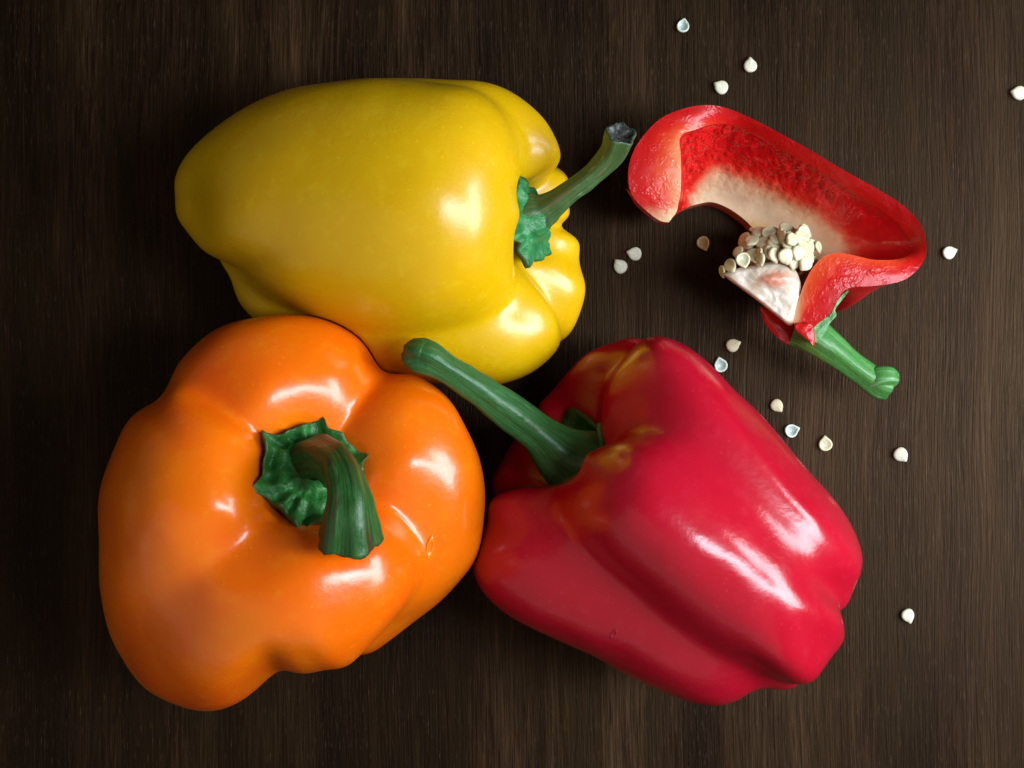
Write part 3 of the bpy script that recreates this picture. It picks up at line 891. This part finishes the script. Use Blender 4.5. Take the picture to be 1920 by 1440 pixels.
plate('torn_skin', [(1506, 606), (1520, 606), (1527, 622), (1526, 650), (1516, 640), (1502, 628), (1490, 616), (1492, 606)], HR + 0.0003, 0.0016, M['flesh'], {'deep': 0.12, 'cream': 0.0}, cut_root)
# shoulder lobe of skin seen below the core
def lobe_piece():
    o = np.array([(1424, 575), (1462, 586), (1500, 615), (1500, 636), (1485, 649), (1466, 640), (1446, 622), (1432, 602)], float)
    plate('shoulder_skin', [tuple(p) for p in o], 0.020, 0.006, M['red_cut_skin'], {'pale': 0.2}, cut_root, dome=0.001)
lobe_piece()

# core: pale spongy wedge under the stem
CORE = [(1357, 514), (1372, 506), (1392, 501), (1415, 497), (1440, 491), (1462, 489), (1482, 496), (1494, 510), (1501, 530), (1502, 552), (1495, 580), (1488, 606), (1478, 610), (1455, 592), (1425, 568), (1392, 543), (1366, 524)]
def build_core():
    o = catmull(np.array(CORE + CORE[:1], float), 5)[:-1]; n = len(o); c = o.mean(0)
    V, pink, side = [], [], []
    fr = np.linspace(0.05, 1, 16)
    for f in fr:
        q = c + (o - c) * f
        for p in q:
            m = math.exp(-(((p[0] - 1452) / 40) ** 2 + ((p[1] - 522) / 20) ** 2) * 1.2)
            z = HR - 0.0005 + 0.0022 * m * smoothstep(1.0, 0.8, f) - 0.0012 * smoothstep(0.85, 1.0, f)
            w_ = W(p[0], p[1], z); w_[2] += noise(w_ * 650) * 0.0003 + noise(w_ * 1500) * 0.00015
            V.append(w_); pink.append(m); side.append(smoothstep(0.9, 1.0, f) * (1.0 if p[1] - 514 > (p[0] - 1357) * 0.6 else 0.0))
    for dz, k in ((0.003, 0.985), (0.008, 0.95), (0.014, 0.86), (0.022, 0.7)):
        q = c + np.array([25, -5]) * (1 - k) + (o - c) * k
        for p in q:
            w_ = W(p[0], p[1], HR - dz); w_[2] += noise(w_ * 500) * 0.0006
            V.append(w_); pink.append(0.0); side.append(0.9)
    V = np.array(V); rows = len(fr) + 4
    F = grid_faces(rows, n); F.append(tuple(range(n))[::-1]); F.append(tuple(range((rows - 1) * n, rows * n)))
    me = make_mesh('core', V - bc, F, M['core'], attrs={'pink': np.array(pink), 'side': np.array(side)})
    fix_normals(me); return mesh_obj('core', me, cut_root)
core = build_core()
# hidden mound that carries the seeds
def mound():
    c = W(1462, 478, 0.020); n = 32; rows = 10; V = []
    for i in range(rows):
        f = i / (rows - 1) * np.pi / 2
        for j in range(n):
            a = 2 * np.pi * j / n
            V.append(c + np.array([0.0090 * math.sin(f + .05) * math.cos(a), 0.0055 * math.sin(f + .05) * math.sin(a), 0.0095 * math.cos(f) - 0.006 * (i / (rows - 1)) ** 3]))
    V = np.array(V); V += noise(V * 500)[:, None] * 0.0006
    F = grid_faces(rows, n); F.append(tuple(range(n))[::-1])
    me = make_mesh('placenta', V - bc, F, M['core'], attrs={'pink': np.full(len(V), .4), 'side': np.full(len(V), .5)})
    fix_normals(me); mesh_obj('placenta', me, core)
mound()
# seeds crowded on the core: x, y (photo), height, size in pixels, facing (image direction of the face tilt, deg), tilt from upright view, spin, dished
CS = [
    (1472, 430, .030, 13, 80, 50, 0, 0), (1503, 438, .033, 15, 20, 35, -60, .3), (1424, 438, .028, 14, 110, 55, 0, 0), (1441, 439, .030, 13, 110, 45, 0, .2),
    (1460, 441, .030, 11, 200, 55, 0, 0), (1470, 444, .034, 12, 175, 72, -90, 0), (1398, 450, .026, 14, 150, 58, -90, 0), (1411, 454, .030, 14, 110, 50, -120, 0),
    (1430, 457, .031, 14, 115, 45, -90, 0), (1455, 453, .032, 15, 70, 50, -60, 0), (1450, 461, .033, 14, 60, 52, -90, 0), (1483, 450, .036, 13, 30, 30, -140, 0),
    (1495, 446, .034, 14, 10, 50, -90, 0), (1478, 462, .035, 14, 70, 35, -90, 0), (1503, 462, .034, 13, 30, 40, -90, 0), (1516, 464, .032, 13, 5, 45, -90, 0),
    (1531, 463, .030, 11, 10, 60, -90, .4), (1413, 480, .033, 14, 120, 30, -80, 0), (1427, 476, .035, 12, 175, 74, -90, 0), (1429, 486, .0365, 12, 180, 68, -80, 0),
    (1448, 478, .036, 14, 10, 45, -70, 0), (1472, 479, .0365, 15, 300, 14, -75, 0), (1494, 474, .036, 14, 0, 28, -110, 0), (1513, 480, .033, 14, 20, 35, -60, 0),
    (1508, 494, .034, 14, 0, 28, -130, 0), (1392, 487, .037, 14, 0, 6, -75, .7), (1386, 474, .030, 12, 150, 50, -90, 0), (1404, 463, .029, 11, 130, 60, -80, 0),
    (1371, 498, .032, 13, 180, 40, -60, 0), (1357, 508, .030, 11, 185, 66, -70, .5), (1487, 492, .034, 12, 330, 30, -100, 0), (1418, 446, .027, 13, 130, 45, 0, 0),
    (1460, 470, .033, 12, 70, 48, -90, 0), (1522, 492, .030, 13, 350, 40, -90, 0), (1437, 468, .033, 12, 140, 50, -90, 0), (1485, 436, .029, 12, 60, 50, 0, 0), (1488, 468, .034, 12, 40, 40, -90, 0)]
_r = random.Random(11)
for (x, y, z, rp, face, tilt, spin, dish) in list(CS):
    if 1395 < x < 1520 and y < 490:
        CS.append((x + _r.uniform(-9, 9), y + _r.uniform(-5, 9), z - 0.0022, rp, face + _r.uniform(-50, 50), tilt + _r.uniform(-10, 18), spin + _r.uniform(-60, 60), 0))
variants = [seed_mesh('seed', M['seed_inner'], d, beak=b, r=0.00195, th=0.00042, warp=w) for d, b, w in ((0, .28, .1), (0, .22, -.1), (.35, .3, .15), (0.7, .25, .1))]
for i, (x, y, z, rp, face, tilt, spin, dish) in enumerate(CS):
    me = variants[3 if dish > .55 else 2 if dish > .15 else i % 2]
    o = bpy.data.objects.new('seed', me); link(o, core)
    fa, ti = math.radians(face), math.radians(tilt)
    nrm = Vector((math.cos(fa) * math.sin(ti), math.sin(fa) * math.sin(ti), math.cos(ti)))
    q = Vector((0, 0, 1)).rotation_difference(nrm)
    sc = rp / (0.00195 * PPM * CAM_H / (CAM_H - z)) * 1.0
    p = Vector(W(x, y, z)) - Vector(bc)
    o.matrix_local = Matrix.Translation(p) @ (q.to_matrix().to_4x4() @ Matrix.Rotation(math.radians(spin), 4, 'Z')) @ Matrix.Scale(sc, 4)

# stem and calyx of the cut pepper
zs_ = 0.026
stem = stem_tube([W(1508, 618, .024), W(1532, 634, .026), W(1560, 655, .0255), W(1595, 683, .023), W(1625, 705, .021), W(1645, 718, .020), W(1662, 724, .0195)],
    [.0056, .0045, .0039, .0034, .0035, .0038, .0036], 'stem', M['stem_cut'], cut_root, bc, seed=.9, rid=.07, ridges=5, wob=.00015)
stem_tube([W(1632, 712, .0205), W(1648, 708, .022), W(1662, 706, .0225), W(1672, 708, .022)], [.0030, .0031, .0027, .0022], 'hook', M['stem_cut'], stem, bc, seed=.3, cap='round', nseg=20, per=5)
plate('calyx', [(1591, 547), (1586, 546), (1576, 556), (1567, 570), (1561, 585), (1550, 596), (1534, 608), (1518, 618), (1520, 640), (1534, 640), (1548, 622), (1556, 606), (1568, 592), (1566, 582), (1572, 570), (1580, 558)], HR - 0.004, 0.004, M['calyx_cut'], {'rim': 0.0}, cut_root, dome=0.0)
